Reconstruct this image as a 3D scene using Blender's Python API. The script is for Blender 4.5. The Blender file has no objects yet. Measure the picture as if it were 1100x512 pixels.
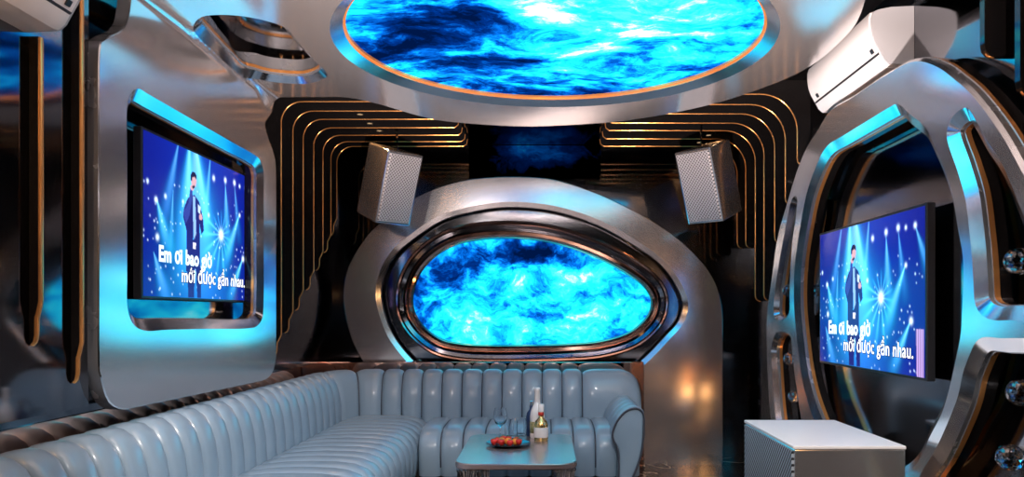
import bpy, bmesh, math, random
import numpy as np
from mathutils import Vector, Matrix
from mathutils.geometry import delaunay_2d_cdt

random.seed(7)
PI = math.pi
SC = bpy.context.scene
COL = SC.collection

# ------------------------------------------------------------------ camera model (1100 x 512)
F, CX, CY, EYE = 830.0, 585.0, 337.0, 1.2

def on_x(X, pts):      # image points of a plane x = X -> (y, z)
    r = []
    for p, q in pts:
        d = F * X / (p - CX)
        r.append((d, EYE + (CY - q) * d / F))
    return r

def on_y(Y, pts):      # plane y = Y -> (x, z)
    return [((p - CX) * Y / F, EYE + (CY - q) * Y / F) for p, q in pts]

def on_z(Z, pts):      # plane z = Z -> (x, y)
    r = []
    for p, q in pts:
        d = F * (Z - EYE) / (CY - q)
        r.append(((p - CX) * d / F, d))
    return r

# ------------------------------------------------------------------ scene helpers
def link(name, me, mats, parent=None):
    o = bpy.data.objects.new(name, me)
    COL.objects.link(o)
    for m in (mats if isinstance(mats, (list, tuple)) else [mats]):
        me.materials.append(m)
    if parent is not None:
        o.parent = parent
    return o

def mesh(name, verts, faces, mats, parent=None, smooth=False, midx=None):
    me = bpy.data.meshes.new(name)
    me.from_pydata([tuple(v) for v in verts], [], [tuple(f) for f in faces])
    if midx is not None:
        for p, i in zip(me.polygons, midx):
            p.material_index = i
    if smooth:
        for p in me.polygons:
            p.use_smooth = True
    me.update()
    return link(name, me, mats, parent)

def from_bm(name, bm, mats, parent=None, smooth=False, recalc=True, angle=None):
    if recalc:
        bmesh.ops.recalc_face_normals(bm, faces=bm.faces[:])
    if smooth:
        for f in bm.faces:
            f.smooth = True
    if angle is not None:
        for e in bm.edges:
            if len(e.link_faces) == 2 and e.calc_face_angle(0) > angle:
                e.smooth = False
    me = bpy.data.meshes.new(name)
    bm.to_mesh(me)
    bm.free()
    return link(name, me, mats, parent)

def empty(name, loc=(0, 0, 0), rotz=0.0):
    o = bpy.data.objects.new(name, None)
    COL.objects.link(o)
    o.location = loc
    o.rotation_euler = (0, 0, rotz)
    o.empty_display_size = 0.1
    return o

def tag(o, label, cat, group=None):
    o['label'] = label
    o['category'] = cat
    if group:
        o['group'] = group
    o['kind'] = 'thing'
    return o

def structure(o):
    o['kind'] = 'structure'
    return o

def copy_tree(o, parent=None):
    c = o.copy()
    COL.objects.link(c)
    if parent is not None:
        c.parent = parent
    for ch in list(o.children):
        copy_tree(ch, c)
    return c

def add_box(bm, x0, x1, y0, y1, z0, z1, bev=0.0, seg=2):
    vs = [bm.verts.new(p) for p in ((x0,y0,z0),(x1,y0,z0),(x1,y1,z0),(x0,y1,z0),(x0,y0,z1),(x1,y0,z1),(x1,y1,z1),(x0,y1,z1))]
    fs = [bm.faces.new([vs[i] for i in q]) for q in ((0,3,2,1),(4,5,6,7),(0,1,5,4),(1,2,6,5),(2,3,7,6),(3,0,4,7))]
    if bev > 0:
        es = set(e for f in fs for e in f.edges)
        bmesh.ops.bevel(bm, geom=list(es), offset=bev, segments=seg, profile=0.5, affect='EDGES')

def box(name, x0, x1, y0, y1, z0, z1, m, parent=None, bev=0.0, seg=2):
    bm = bmesh.new()
    add_box(bm, x0, x1, y0, y1, z0, z1, bev, seg)
    return from_bm(name, bm, m, parent)

def add_lathe(bm, prof, n=24, c=(0, 0, 0), flute=None):
    rings = []
    for r, z in prof:
        if r <= 1e-6:
            rings.append([bm.verts.new((c[0], c[1], c[2] + z))])
        else:
            ring = []
            for i in range(n):
                a = 2 * PI * i / n
                rr = r if flute is None else r * (1 + flute[1] * math.cos(a * flute[0]))
                ring.append(bm.verts.new((c[0] + rr * math.cos(a), c[1] + rr * math.sin(a), c[2] + z)))
            rings.append(ring)
    for A, B in zip(rings, rings[1:]):
        if len(A) == 1 and len(B) == 1:
            continue
        for i in range(n):
            j = (i + 1) % n
            if len(A) == 1:
                bm.faces.new((A[0], B[i], B[j]))
            elif len(B) == 1:
                bm.faces.new((A[i], B[0], A[j]))
            else:
                bm.faces.new((A[i], B[i], B[j], A[j]))

def lathe(name, prof, m, parent=None, n=24, c=(0, 0, 0), flute=None, angle=0.9):
    bm = bmesh.new()
    add_lathe(bm, prof, n, c, flute)
    return from_bm(name, bm, m, parent, smooth=True, angle=angle)

def add_tube(bm, pts, r, n=8):
    pts = [Vector(p) for p in pts]
    rings = []
    for i, p in enumerate(pts):
        t = (pts[min(i + 1, len(pts) - 1)] - pts[max(i - 1, 0)]).normalized()
        a = t.orthogonal().normalized() if i == 0 else (rings[-1][1] - t * rings[-1][1].dot(t)).normalized()
        b = t.cross(a)
        rings.append(([bm.verts.new(p + (a * math.cos(2*PI*k/n) + b * math.sin(2*PI*k/n)) * r) for k in range(n)], a))
    for (A, _), (B, _) in zip(rings, rings[1:]):
        for k in range(n):
            bm.faces.new((A[k], A[(k+1) % n], B[(k+1) % n], B[k]))
    bm.faces.new(rings[0][0][::-1])
    bm.faces.new(rings[-1][0])

# ------------------------------------------------------------------ outlines
def smooth_loop(pts, n=160):
    """closed centripetal Catmull-Rom through pts, resampled evenly to n points"""
    P = [np.array(p, float) for p in pts]
    N = len(P)
    dense = []
    for i in range(N):
        p0, p1, p2, p3 = P[i-1], P[i], P[(i+1) % N], P[(i+2) % N]
        t0 = 0.0
        t1 = t0 + max(np.linalg.norm(p1-p0), 1e-6) ** .5
        t2 = t1 + max(np.linalg.norm(p2-p1), 1e-6) ** .5
        t3 = t2 + max(np.linalg.norm(p3-p2), 1e-6) ** .5
        for k in range(14):
            t = t1 + (t2 - t1) * k / 14
            a1 = (t1-t)/(t1-t0)*p0 + (t-t0)/(t1-t0)*p1
            a2 = (t2-t)/(t2-t1)*p1 + (t-t1)/(t2-t1)*p2
            a3 = (t3-t)/(t3-t2)*p2 + (t-t2)/(t3-t2)*p3
            b1 = (t2-t)/(t2-t0)*a1 + (t-t0)/(t2-t0)*a2
            b2 = (t3-t)/(t3-t1)*a2 + (t-t1)/(t3-t1)*a3
            dense.append((t2-t)/(t2-t1)*b1 + (t-t1)/(t2-t1)*b2)
    return resample(dense, n)

def resample(pts, n):
    D = np.array(pts)
    E = np.vstack([D, D[:1]])
    L = np.concatenate([[0], np.cumsum(np.linalg.norm(np.diff(E, axis=0), axis=1))])
    s = np.linspace(0, L[-1], n, endpoint=False)
    return [(float(np.interp(v, L, E[:, 0])), float(np.interp(v, L, E[:, 1]))) for v in s]

def area2(p):
    return sum(p[i-1][0]*p[i][1] - p[i][0]*p[i-1][1] for i in range(len(p)))

def offset_loop(loop, d):
    """shift a closed loop inwards by d (outwards if negative)"""
    n = len(loop)
    sgn = 1 if area2(loop) > 0 else -1
    out = []
    for i in range(n):
        a, b = loop[(i-1) % n], loop[(i+1) % n]
        tx, ty = b[0]-a[0], b[1]-a[1]
        L = math.hypot(tx, ty) or 1e-9
        out.append((loop[i][0] - ty/L*d*sgn, loop[i][1] + tx/L*d*sgn))
    return out

def inside(p, poly):
    x, y = p
    c = False
    j = len(poly) - 1
    for i in range(len(poly)):
        xi, yi = poly[i]
        xj, yj = poly[j]
        if (yi > y) != (yj > y) and x < (xj-xi)*(y-yi)/(yj-yi) + xi:
            c = not c
        j = i
    return c

def sheet(name, outer, holes, mapf, mat, parent, extra=()):
    """front face of a cut-out sheet: 2-D outline with holes, carried to 3-D by mapf(u, v, w)"""
    V, E = [], []
    for lp in [outer] + list(holes):
        b = len(V)
        V += [Vector((float(p[0]), float(p[1]))) for p in lp]
        E += [(b+i, b+(i+1) % len(lp)) for i in range(len(lp))]
    V += [Vector(p) for p in extra if inside(p, outer) and not any(inside(p, h) for h in holes)]
    r = delaunay_2d_cdt(V, E, [], 0, 1e-6)
    vs, fs = r[0], r[2]
    keep = []
    for f in fs:
        c = (sum(vs[i][0] for i in f)/len(f), sum(vs[i][1] for i in f)/len(f))
        if inside(c, outer) and not any(inside(c, h) for h in holes):
            keep.append(tuple(f))
    return mesh(name, [mapf(v[0], v[1], 0.0) for v in vs], keep, mat, parent, smooth=True)

def bezel(name, loop, mapf, steps, mats, parent, midx, smooth=True):
    """rings that run from the front edge of an opening back into it: steps = [(inset, depth)]"""
    n = len(loop)
    V, Fc, M = [], [], []
    for k in range(len(steps) - 1):
        b = len(V)
        for ins, dep in (steps[k], steps[k+1]):
            V += [mapf(p[0], p[1], dep) for p in offset_loop(loop, ins)]
        for i in range(n):
            j = (i+1) % n
            Fc.append((b+i, b+j, b+n+j, b+n+i))
            M.append(midx[k])
    return mesh(name, V, Fc, mats, parent, smooth=smooth, midx=M)

# ------------------------------------------------------------------ materials
def new_mat(name):
    m = bpy.data.materials.new(name)
    m.use_nodes = True
    nt = m.node_tree
    return m, nt, nt.nodes['Principled BSDF']

def nd(nt, typ, **kw):
    n = nt.nodes.new(typ)
    for k, v in kw.items():
        setattr(n, k, v)
    return n

def pbr(name, col, rough=.5, metal=0.0, spec=.5, coat=0.0, noise=0.0, nscale=6.0, stretch=(1, 1, 1), bump=0.0):
    m, nt, b = new_mat(name)
    b.inputs['Base Color'].default_value = (*col, 1)
    b.inputs['Roughness'].default_value = rough
    b.inputs['Metallic'].default_value = metal
    b.inputs['Specular IOR Level'].default_value = spec
    b.inputs['Coat Weight'].default_value = coat
    b.inputs['Coat Roughness'].default_value = .08
    if noise or bump:
        tc = nd(nt, 'ShaderNodeTexCoord')
        mp = nd(nt, 'ShaderNodeMapping')
        mp.inputs['Scale'].default_value = stretch
        nz = nd(nt, 'ShaderNodeTexNoise')
        nz.inputs['Scale'].default_value = nscale
        nz.inputs['Detail'].default_value = 6
        nt.links.new(tc.outputs['Object'], mp.inputs['Vector'])
        nt.links.new(mp.outputs['Vector'], nz.inputs['Vector'])
        if noise:
            mr = nd(nt, 'ShaderNodeMapRange')
            mr.inputs['From Min'].default_value = .3
            mr.inputs['From Max'].default_value = .7
            mr.inputs['To Min'].default_value = max(rough - noise, .01)
            mr.inputs['To Max'].default_value = rough + noise
            nt.links.new(nz.outputs['Fac'], mr.inputs['Value'])
            nt.links.new(mr.outputs['Result'], b.inputs['Roughness'])
        if bump:
            bp = nd(nt, 'ShaderNodeBump')
            bp.inputs['Strength'].default_value = bump
            bp.inputs['Distance'].default_value = .002
            nt.links.new(nz.outputs['Fac'], bp.inputs['Height'])
            nt.links.new(bp.outputs['Normal'], b.inputs['Normal'])
    return m

def emit(name, col, s):
    m, nt, b = new_mat(name)
    b.inputs['Base Color'].default_value = (0, 0, 0, 1)
    b.inputs['Specular IOR Level'].default_value = 0.0
    b.inputs['Emission Color'].default_value = (*col, 1)
    b.inputs['Emission Strength'].default_value = s
    return m

M = {}
M['silver'] = pbr('brushed_silver', (.89, .845, .835), .16, .89, noise=.004, nscale=3, stretch=(1, 1, 1))
M['satin'] = pbr('satin_silver', (.89, .855, .845), .16, .90, noise=.004, nscale=4)
M['polished'] = pbr('polished_silver', (.86, .86, .88), .16, 1.0, noise=.03, nscale=8)
M['chrome'] = pbr('chrome', (.9, .9, .92), .06, 1.0, noise=.02, nscale=10)
M['brass'] = pbr('brass', (.95, .42, .13), .20, .72, noise=.05, nscale=14)
M['bronze_mirror'] = pbr('bronze_mirror', (.78, .46, .35), .045, 1.0, noise=.02, nscale=3)
M['bronze'] = pbr('bronze', (.76, .43, .32), .10, 1.0, noise=.03, nscale=5)
M['black_mirror'] = pbr('black_mirror', (.26, .26, .28), .08, 1.0, noise=.03, nscale=1.5)
M['black_gloss'] = pbr('black_gloss', (.010, .009, .009), .06, 0.0, .45, noise=.02, nscale=4)
M['dark_metal'] = pbr('dark_metal', (.36, .37, .39), .25, .7, noise=.04, nscale=8)
M['black_plastic'] = pbr('black_plastic', (.012, .012, .014), .35, 0.0, .5, noise=.05, nscale=20)
M['white_plastic'] = pbr('white_plastic', (.82, .80, .79), .35, 0.0, .45, noise=.04, nscale=10)
M['grey_plastic'] = pbr('grey_plastic', (.42, .43, .45), .4, 0.0, .45, noise=.04, nscale=10)
M['leather'] = pbr('grey_leather', (.235, .335, .42), .31, 0.0, .5, coat=.35, noise=.02, nscale=8)
M['piping'] = pbr('leather_piping', (.05, .06, .08), .45, 0.0, .4, noise=.04, nscale=60)
M['wood_dark'] = pbr('dark_plinth', (.02, .018, .018), .4, noise=.05, nscale=10)
M['table_metal'] = pbr('table_metal', (.40, .33, .325), .24, .65, noise=.04, nscale=5)
M['bottle_white'] = pbr('white_bottle', (.92, .90, .86), .18, 0.0, .5, noise=.03, nscale=12)
M['gold_foil'] = pbr('gold_foil', (.95, .70, .28), .25, 1.0, noise=.06, nscale=20)
M['red_foil'] = pbr('red_foil', (.62, .05, .03), .3, 0.2, noise=.06, nscale=20)
M['navy_glass'] = pbr('navy_bottle', (.02, .04, .11), .08, 0.0, .6, noise=.02, nscale=9)
M['strawberry'] = pbr('strawberry', (.62, .03, .025), .35, noise=.05, nscale=40, bump=.3)
M['orange'] = pbr('orange_peel', (.85, .32, .04), .45, noise=.05, nscale=60, bump=.3)
M['green'] = pbr('leaf_green', (.06, .22, .04), .5, noise=.05, nscale=20)
M['grape'] = pbr('grape', (.16, .03, .09), .25, noise=.05, nscale=20)
M['plate'] = pbr('dark_plate', (.02, .02, .025), .15, 0.0, .6, noise=.03, nscale=10)
M['warm_lamp'] = emit('warm_lamp', (1.0, .66, .36), 12)

def glass(name, col, rough, ior):
    m, nt, b = new_mat(name)
    b.inputs['Base Color'].default_value = (*col, 1)
    b.inputs['Roughness'].default_value = rough
    b.inputs['IOR'].default_value = ior
    b.inputs['Transmission Weight'].default_value = 1.0
    return m
M['crystal'] = glass('cut_crystal', (1, 1, 1), .0, 2.2)
M['clear_glass'] = glass('clear_glass', (.95, .98, 1), .0, 1.45)

def floor_material():
    m, nt, b = new_mat('black_marble')
    tc = nd(nt, 'ShaderNodeTexCoord')
    n1 = nd(nt, 'ShaderNodeTexNoise')
    n1.inputs['Scale'].default_value = 1.3
    n1.inputs['Detail'].default_value = 8
    n1.inputs['Distortion'].default_value = 1.2
    nt.links.new(tc.outputs['Object'], n1.inputs['Vector'])
    s = nd(nt, 'ShaderNodeMath', operation='SUBTRACT'); s.inputs[1].default_value = .5
    a = nd(nt, 'ShaderNodeMath', operation='ABSOLUTE')
    nt.links.new(n1.outputs['Fac'], s.inputs[0]); nt.links.new(s.outputs[0], a.inputs[0])
    r = nd(nt, 'ShaderNodeValToRGB')
    r.color_ramp.elements[0].position = 0; r.color_ramp.elements[0].color = (.55, .45, .33, 1)
    r.color_ramp.elements[1].position = .012; r.color_ramp.elements[1].color = (.012, .011, .012, 1)
    nt.links.new(a.outputs[0], r.inputs['Fac'])
    nt.links.new(r.outputs['Color'], b.inputs['Base Color'])
    b.inputs['Roughness'].default_value = .12
    return m
M['marble'] = floor_material()

def perforated(name, base, rough, pitch, axes=(0, 2), thr=.35, metal=1.0, diag=False):
    """punched metal: staggered dark holes, in the object's own coordinates"""
    m, nt, b = new_mat(name)
    tc = nd(nt, 'ShaderNodeTexCoord')
    sp = nd(nt, 'ShaderNodeSeparateXYZ')
    nt.links.new(tc.outputs['Object'], sp.inputs[0])
    outs = []
    for ax in axes:
        mu = nd(nt, 'ShaderNodeMath', operation='MULTIPLY'); mu.inputs[1].default_value = PI / pitch
        si = nd(nt, 'ShaderNodeMath', operation='SINE')
        nt.links.new(sp.outputs[ax], mu.inputs[0])
        outs.append((mu, si))
    if diag:
        ad = nd(nt, 'ShaderNodeMath', operation='ADD')
        nt.links.new(outs[0][0].outputs[0], ad.inputs[0]); nt.links.new(outs[1][0].outputs[0], ad.inputs[1])
        sb = nd(nt, 'ShaderNodeMath', operation='MULTIPLY'); sb.inputs[1].default_value = .5
        nt.links.new(outs[0][0].outputs[0], sb.inputs[0])
        nt.links.new(ad.outputs[0], outs[0][1].inputs[0]); nt.links.new(sb.outputs[0], outs[1][1].inputs[0])
    else:
        for mu, si in outs:
            nt.links.new(mu.outputs[0], si.inputs[0])
    pr = nd(nt, 'ShaderNodeMath', operation='MULTIPLY')
    if diag:
        pr = outs[0][1]
    else:
        nt.links.new(outs[0][1].outputs[0], pr.inputs[0]); nt.links.new(outs[1][1].outputs[0], pr.inputs[1])
    mr = nd(nt, 'ShaderNodeMapRange')
    mr.inputs['From Min'].default_value = thr - .12
    mr.inputs['From Max'].default_value = thr + .12
    nt.links.new(pr.outputs[0], mr.inputs['Value'])
    mx = nd(nt, 'ShaderNodeMix', data_type='RGBA')
    mx.inputs['A'].default_value = (*base, 1)
    mx.inputs['B'].default_value = (.02, .022, .026, 1)
    nt.links.new(mr.outputs['Result'], mx.inputs['Factor'])
    nt.links.new(mx.outputs['Result'], b.inputs['Base Color'])
    b.inputs['Metallic'].default_value = metal
    b.inputs['Roughness'].default_value = rough
    bp = nd(nt, 'ShaderNodeBump', invert=True)
    bp.inputs['Strength'].default_value = .5
    bp.inputs['Distance'].default_value = .003
    nt.links.new(mr.outputs['Result'], bp.inputs['Height'])
    nt.links.new(bp.outputs['Normal'], b.inputs['Normal'])
    return m
M['speaker_grille'] = perforated('speaker_grille', (.82, .78, .79), .40, .0125, (0, 2), .30, .5)
M['box_grille'] = perforated('box_grille', (.62, .70, .76), .35, .012, (1, 2), .30, .5, diag=True)

def nebula(name, axes, scale, stretch, blobs, strength, seed, base=.5, gain=1.5, low=(.000, .004, .030)):
    """a picture of a star cloud shown on a lit ceiling or wall screen, or as a painted reflection; blobs = [(x, y, rx, ry, amount)]"""
    m, nt, b = new_mat(name)
    L = nt.links.new
    tc = nd(nt, 'ShaderNodeTexCoord')
    sp = nd(nt, 'ShaderNodeSeparateXYZ'); L(tc.outputs['Object'], sp.inputs[0])
    cb = nd(nt, 'ShaderNodeCombineXYZ')
    L(sp.outputs[axes[0]], cb.inputs[0]); L(sp.outputs[axes[1]], cb.inputs[1]); cb.inputs[2].default_value = seed
    P = cb.outputs[0]
    wn = nd(nt, 'ShaderNodeTexNoise'); wn.inputs['Scale'].default_value = scale * .55; wn.inputs['Detail'].default_value = 5
    L(P, wn.inputs['Vector'])
    vs = nd(nt, 'ShaderNodeVectorMath', operation='SUBTRACT'); vs.inputs[1].default_value = (.5, .5, .5); L(wn.outputs['Color'], vs.inputs[0])
    vm = nd(nt, 'ShaderNodeVectorMath', operation='SCALE'); vm.inputs['Scale'].default_value = .55; L(vs.outputs[0], vm.inputs[0])
    va = nd(nt, 'ShaderNodeVectorMath', operation='ADD'); L(P, va.inputs[0]); L(vm.outputs[0], va.inputs[1])
    mp = nd(nt, 'ShaderNodeMapping'); mp.inputs['Scale'].default_value = (*stretch, 1); mp.inputs['Rotation'].default_value = (0, 0, .18)
    L(va.outputs[0], mp.inputs['Vector'])
    n1 = nd(nt, 'ShaderNodeTexNoise'); n1.inputs['Scale'].default_value = scale; n1.inputs['Detail'].default_value = 10
    n1.inputs['Roughness'].default_value = .68
    L(mp.outputs[0], n1.inputs['Vector'])
    c = nd(nt, 'ShaderNodeMath', operation='SUBTRACT'); c.inputs[1].default_value = .5; L(n1.outputs['Fac'], c.inputs[0])
    g = nd(nt, 'ShaderNodeMath', operation='MULTIPLY_ADD'); g.inputs[1].default_value = gain; g.inputs[2].default_value = base
    L(c.outputs[0], g.inputs[0])
    val = g.outputs[0]
    for (x, y, rx, ry, amt) in blobs:
        s1 = nd(nt, 'ShaderNodeVectorMath', operation='SUBTRACT'); s1.inputs[1].default_value = (x, y, seed)
        wv = nd(nt, 'ShaderNodeVectorMath', operation='SCALE'); wv.inputs['Scale'].default_value = .35; L(vs.outputs[0], wv.inputs[0])
        w2 = nd(nt, 'ShaderNodeVectorMath', operation='ADD'); L(P, w2.inputs[0]); L(wv.outputs[0], w2.inputs[1])
        L(w2.outputs[0], s1.inputs[0])
        s2 = nd(nt, 'ShaderNodeVectorMath', operation='MULTIPLY'); s2.inputs[1].default_value = (1/rx, 1/ry, 0); L(s1.outputs[0], s2.inputs[0])
        ln = nd(nt, 'ShaderNodeVectorMath', operation='LENGTH'); L(s2.outputs[0], ln.inputs[0])
        mr = nd(nt, 'ShaderNodeMapRange', interpolation_type='SMOOTHSTEP')
        mr.inputs['From Min'].default_value = 1.0; mr.inputs['From Max'].default_value = 0.0
        mr.inputs['To Min'].default_value = 0.0; mr.inputs['To Max'].default_value = amt
        L(ln.outputs['Value'], mr.inputs['Value'])
        ad = nd(nt, 'ShaderNodeMath', operation='ADD'); L(val, ad.inputs[0]); L(mr.outputs['Result'], ad.inputs[1])
        val = ad.outputs[0]
    r = nd(nt, 'ShaderNodeValToRGB')
    cr = r.color_ramp
    stops = [(0.0, low), (.20, (.000, .018, .14)), (.36, (.001, .10, .48)), (.50, (.004, .36, .80)),
             (.64, (.010, .66, .92)), (.80, (.06, .86, .98)), (.92, (.45, .96, 1.0)), (1.0, (.95, 1.0, 1.0))]
    cr.elements[0].position, cr.elements[0].color = stops[0][0], (*stops[0][1], 1)
    cr.elements[1].position, cr.elements[1].color = stops[-1][0], (*stops[-1][1], 1)
    for p, q in stops[1:-1]:
        e = cr.elements.new(p); e.color = (*q, 1)
    L(val, r.inputs['Fac'])
    b.inputs['Base Color'].default_value = (0, 0, 0, 1)
    b.inputs['Roughness'].default_value = .5
    b.inputs['Specular IOR Level'].default_value = 0.0
    L(r.outputs['Color'], b.inputs['Emission Color'])
    b.inputs['Emission Strength'].default_value = strength
    return m

# ------------------------------------------------------------------ dimensions (metres; x right, y into the room, z up)
WL, WR, WB, WF, ZC = -1.70, 1.57, 6.35, -1.6, 2.58
PL = -1.55           # front of the silver cladding on the left wall
ZP = 2.435           # underside of the silver ceiling cladding
AR = 1.43            # front of the silver arch on the right wall
BP = 6.15            # front of the silver arch on the back wall

# ------------------------------------------------------------------ the room
structure(box('floor', WL, WR, WF, WB, -.05, 0, M['marble']))
structure(box('ceiling', WL, WR, WF, WB, ZC, ZC + .05, M['black_mirror']))
structure(box('wall_left', WL - .05, WL, WF, WB, 0, ZC, M['black_mirror']))
structure(box('wall_right', WR, WR + .05, WF, WB, 0, ZC, M['black_mirror']))
structure(box('wall_back', WL, WR, WB, WB + .05, 0, ZC, M['black_mirror']))
structure(box('wall_front', WL, WR, WF - .05, WF, 0, ZC, M['black_gloss']))
structure(box('trim_1', WL, WL + .008, WF, WB - .36, 0, .835, M['bronze_mirror']))          # bronze mirror dado, left wall
structure(box('trim_2', WL, .77, WB - .36, WB - .22, 0, .827, M['bronze_mirror'], bev=.004))  # bronze mirror dado, back wall

NL = -1.59            # black mirror panelling on the near left wall
structure(box('trim_3', WL + .0005, NL, WF + .001, 2.694, .88, ZC - .001, M['black_mirror']))

# ------------------------------------------------------------------ silver cladding: left wall bending over into the ceiling
RB = .05
U0 = ZP - RB                      # wall part is u = z up to here
UA = U0 + RB * PI / 2             # end of the bend

def map_clad(u, v, w):
    if u <= U0:
        return (PL - w, v, u)
    if u < UA:
        a = (u - U0) / RB
        cx, cz = PL + RB, U0
        return (cx - (RB + w) * math.cos(a), v, cz + (RB + w) * math.sin(a))
    return (PL + RB + (u - UA), v, ZP + w)

def wall_uv(pts):
    return [(z, y) for y, z in on_x(PL, pts)]

def ceil_uv(pts):
    return [(UA + (x - PL - RB), y) for x, y in on_z(ZP, pts)]

def cu(x, y):
    return (UA + (x - PL - RB), y)

def spline_open(pts, m=8):
    out = []
    P = [np.array(p, float) for p in pts]
    for i in range(len(P) - 1):
        p0 = P[max(i-1, 0)]; p1 = P[i]; p2 = P[i+1]; p3 = P[min(i+2, len(P)-1)]
        for k in range(m):
            t = k / m
            out.append(tuple(.5*((2*p1)+(-p0+p2)*t+(2*p0-5*p1+4*p2-p3)*t*t+(-p0+3*p1-3*p2+p3)*t**3)))
    out.append(tuple(P[-1]))
    return out

wall_edge = wall_uv([(109, 46), (107.5, 58), (107, 100), (107, 250), (107, 385), (109, 402), (115, 425), (123, 435), (135, 438.5), (150, 435.5),
                     (200, 425.2), (260, 412.7), (284, 407.2), (291.5, 401.5), (295.5, 391), (296.5, 378), (296.5, 300), (296.5, 190), (294, 165), (288, 148), (284, 132)])
far_edge = ceil_uv([(283, 104.5), (310, 104.3), (345, 104.2), (374, 104.8), (408, 112), (449, 124), (482, 130.5), (545, 135.2), (590, 135.2),
                    (658, 131), (713, 123), (768, 111), (809, 98), (850, 82), (882, 63), (912, 35), (923, 17), (928, 1)])
near_edge = [cu(1.27, 2.75), cu(1.18, 2.3), cu(.98, 1.9), cu(.6, 1.6), cu(.1, 1.48), cu(-.5, 1.6), cu(-.95, 1.95), cu(-1.22, 2.4), cu(-1.36, 2.75), cu(-1.44, 2.9)]
top_edge = wall_uv([(141, 2), (138, 22), (131, 34), (118, 40)])
clad_loop = resample(spline_open(wall_edge) + spline_open(far_edge) + spline_open(near_edge) + spline_open(top_edge), 420)

ceil_hole = smooth_loop(ceil_uv([(207.5, 30), (213, 20.4), (221.5, 17), (243, 16), (264.4, 18), (286, 22.5), (305, 29), (320, 45), (337.5, 64.4), (350, 77),
                                 (351.4, 81.6), (341.8, 87), (326.7, 90), (303, 89), (281.6, 86), (262, 79.5), (243, 64.4), (225.8, 49.4), (213, 37.6)]), 160)
SX, SY, SR = .045, 3.607, 1.01
screen_hole = [cu(SX + SR*math.cos(2*PI*i/200), SY + SR*math.sin(2*PI*i/200)) for i in range(200)]
tv_hole = smooth_loop(wall_uv([(136.5, 115), (138.5, 104), (143, 97), (148.5, 95), (160, 101.5), (200, 124.5), (250, 153), (272, 165.5), (279, 171.5), (283, 184),
                               (283.3, 210), (283.3, 260), (283.3, 320), (282, 341), (276, 350), (265, 352.5), (220, 353), (180, 354), (155, 354.8), (144, 349), (138.5, 338), (136.5, 325), (136.5, 300), (136.5, 240), (136.5, 170)]), 220)

clad = tag(empty('metal_cladding', (PL, 3.4, 0)), 'silver metal sheet bending from the left wall over into the round ceiling surround', 'wall cladding')
def local(mapf, o):
    lx, ly, lz = o.location
    return lambda u, v, w: (mapf(u, v, w)[0] - lx, mapf(u, v, w)[1] - ly, mapf(u, v, w)[2] - lz)
mc = local(map_clad, clad)
bend = [(U0 + (UA - U0) * k / 10, 2.2 + j * .05) for k in range(-2, 13) for j in range(40)]
sheet('metal_sheet', clad_loop, [ceil_hole, screen_hole, tv_hole], mc, M['silver'], clad, bend)
bezel('sheet_edge', clad_loop, mc, [(0, 0), (-.004, .004), (-.004, .05)], [M['polished'], M['dark_metal']], clad, [0, 1])
OPEN = [(0, 0), (.046, .024), (.046, .036), (.049, .038), (.049, .052), (.046, .054), (.046, .095)]
bezel('window_bezel', tv_hole, mc, OPEN, [M['polished'], M['dark_metal'], M['brass'], M['black_gloss']], clad, [0, 1, 1, 2, 1, 3])
bezel('skylight_bezel', ceil_hole, mc, [(0, 0), (.034, .030), (.034, .040), (.038, .042), (.038, .058), (.034, .060), (.034, .12)],
      [M['polished'], M['dark_metal'], M['brass'], M['black_gloss']], clad, [0, 1, 1, 2, 1, 1])
bezel('screen_bezel', screen_hole, mc, [(0, 0), (.055, .028)], [M['polished']], clad, [0])

# round ceiling screen
cs = tag(empty('ceiling_screen', (SX, SY, ZP + .05)), 'round glowing ceiling screen showing a bright cyan star cloud', 'ceiling screen')
neb_c = nebula('ceiling_nebula', (0, 1), 3.4, (1.0, 1.6),
               [(-.75, .05, .55, .55, -.34), (-.45, -.25, .5, .45, -.24), (-.35, .38, .4, .3, -.22), (.25, -.45, 1.0, .75, .22), (.45, -.1, .6, .45, .16),
                (.18, .18, .62, .16, .26), (-.05, -.35, .2, .3, .22), (.45, .1, .2, .11, -.26), (0, .93, .95, .20, -.30), (-.55, .72, .5, .3, -.2)], 1.85, 3.7, .49, 2.1)
n = 128
vv = [(0, 0, 0)] + [((SR - .062)*math.cos(2*PI*i/n), (SR - .062)*math.sin(2*PI*i/n), 0) for i in range(n)]
mesh('screen', vv, [(0, 1 + (i+1) % n, 1 + i) for i in range(n)], neb_c, cs)
ringp = [((SR - .055)*math.cos(2*PI*i/n), (SR - .055)*math.sin(2*PI*i/n)) for i in range(n)]
bezel('brass_ring', ringp, lambda u, v, w: (u, v, w), [(.0, -.022), (.0, -.012), (.012, -.012), (.012, .002), (0, .002)], [M['brass']], cs, [0, 0, 0, 0])
lathe('backing_tray', [(0, .02), (SR - .02, .02), (SR - .02, .004), (SR - .05, .004)], M['black_plastic'], cs, 96)

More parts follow.
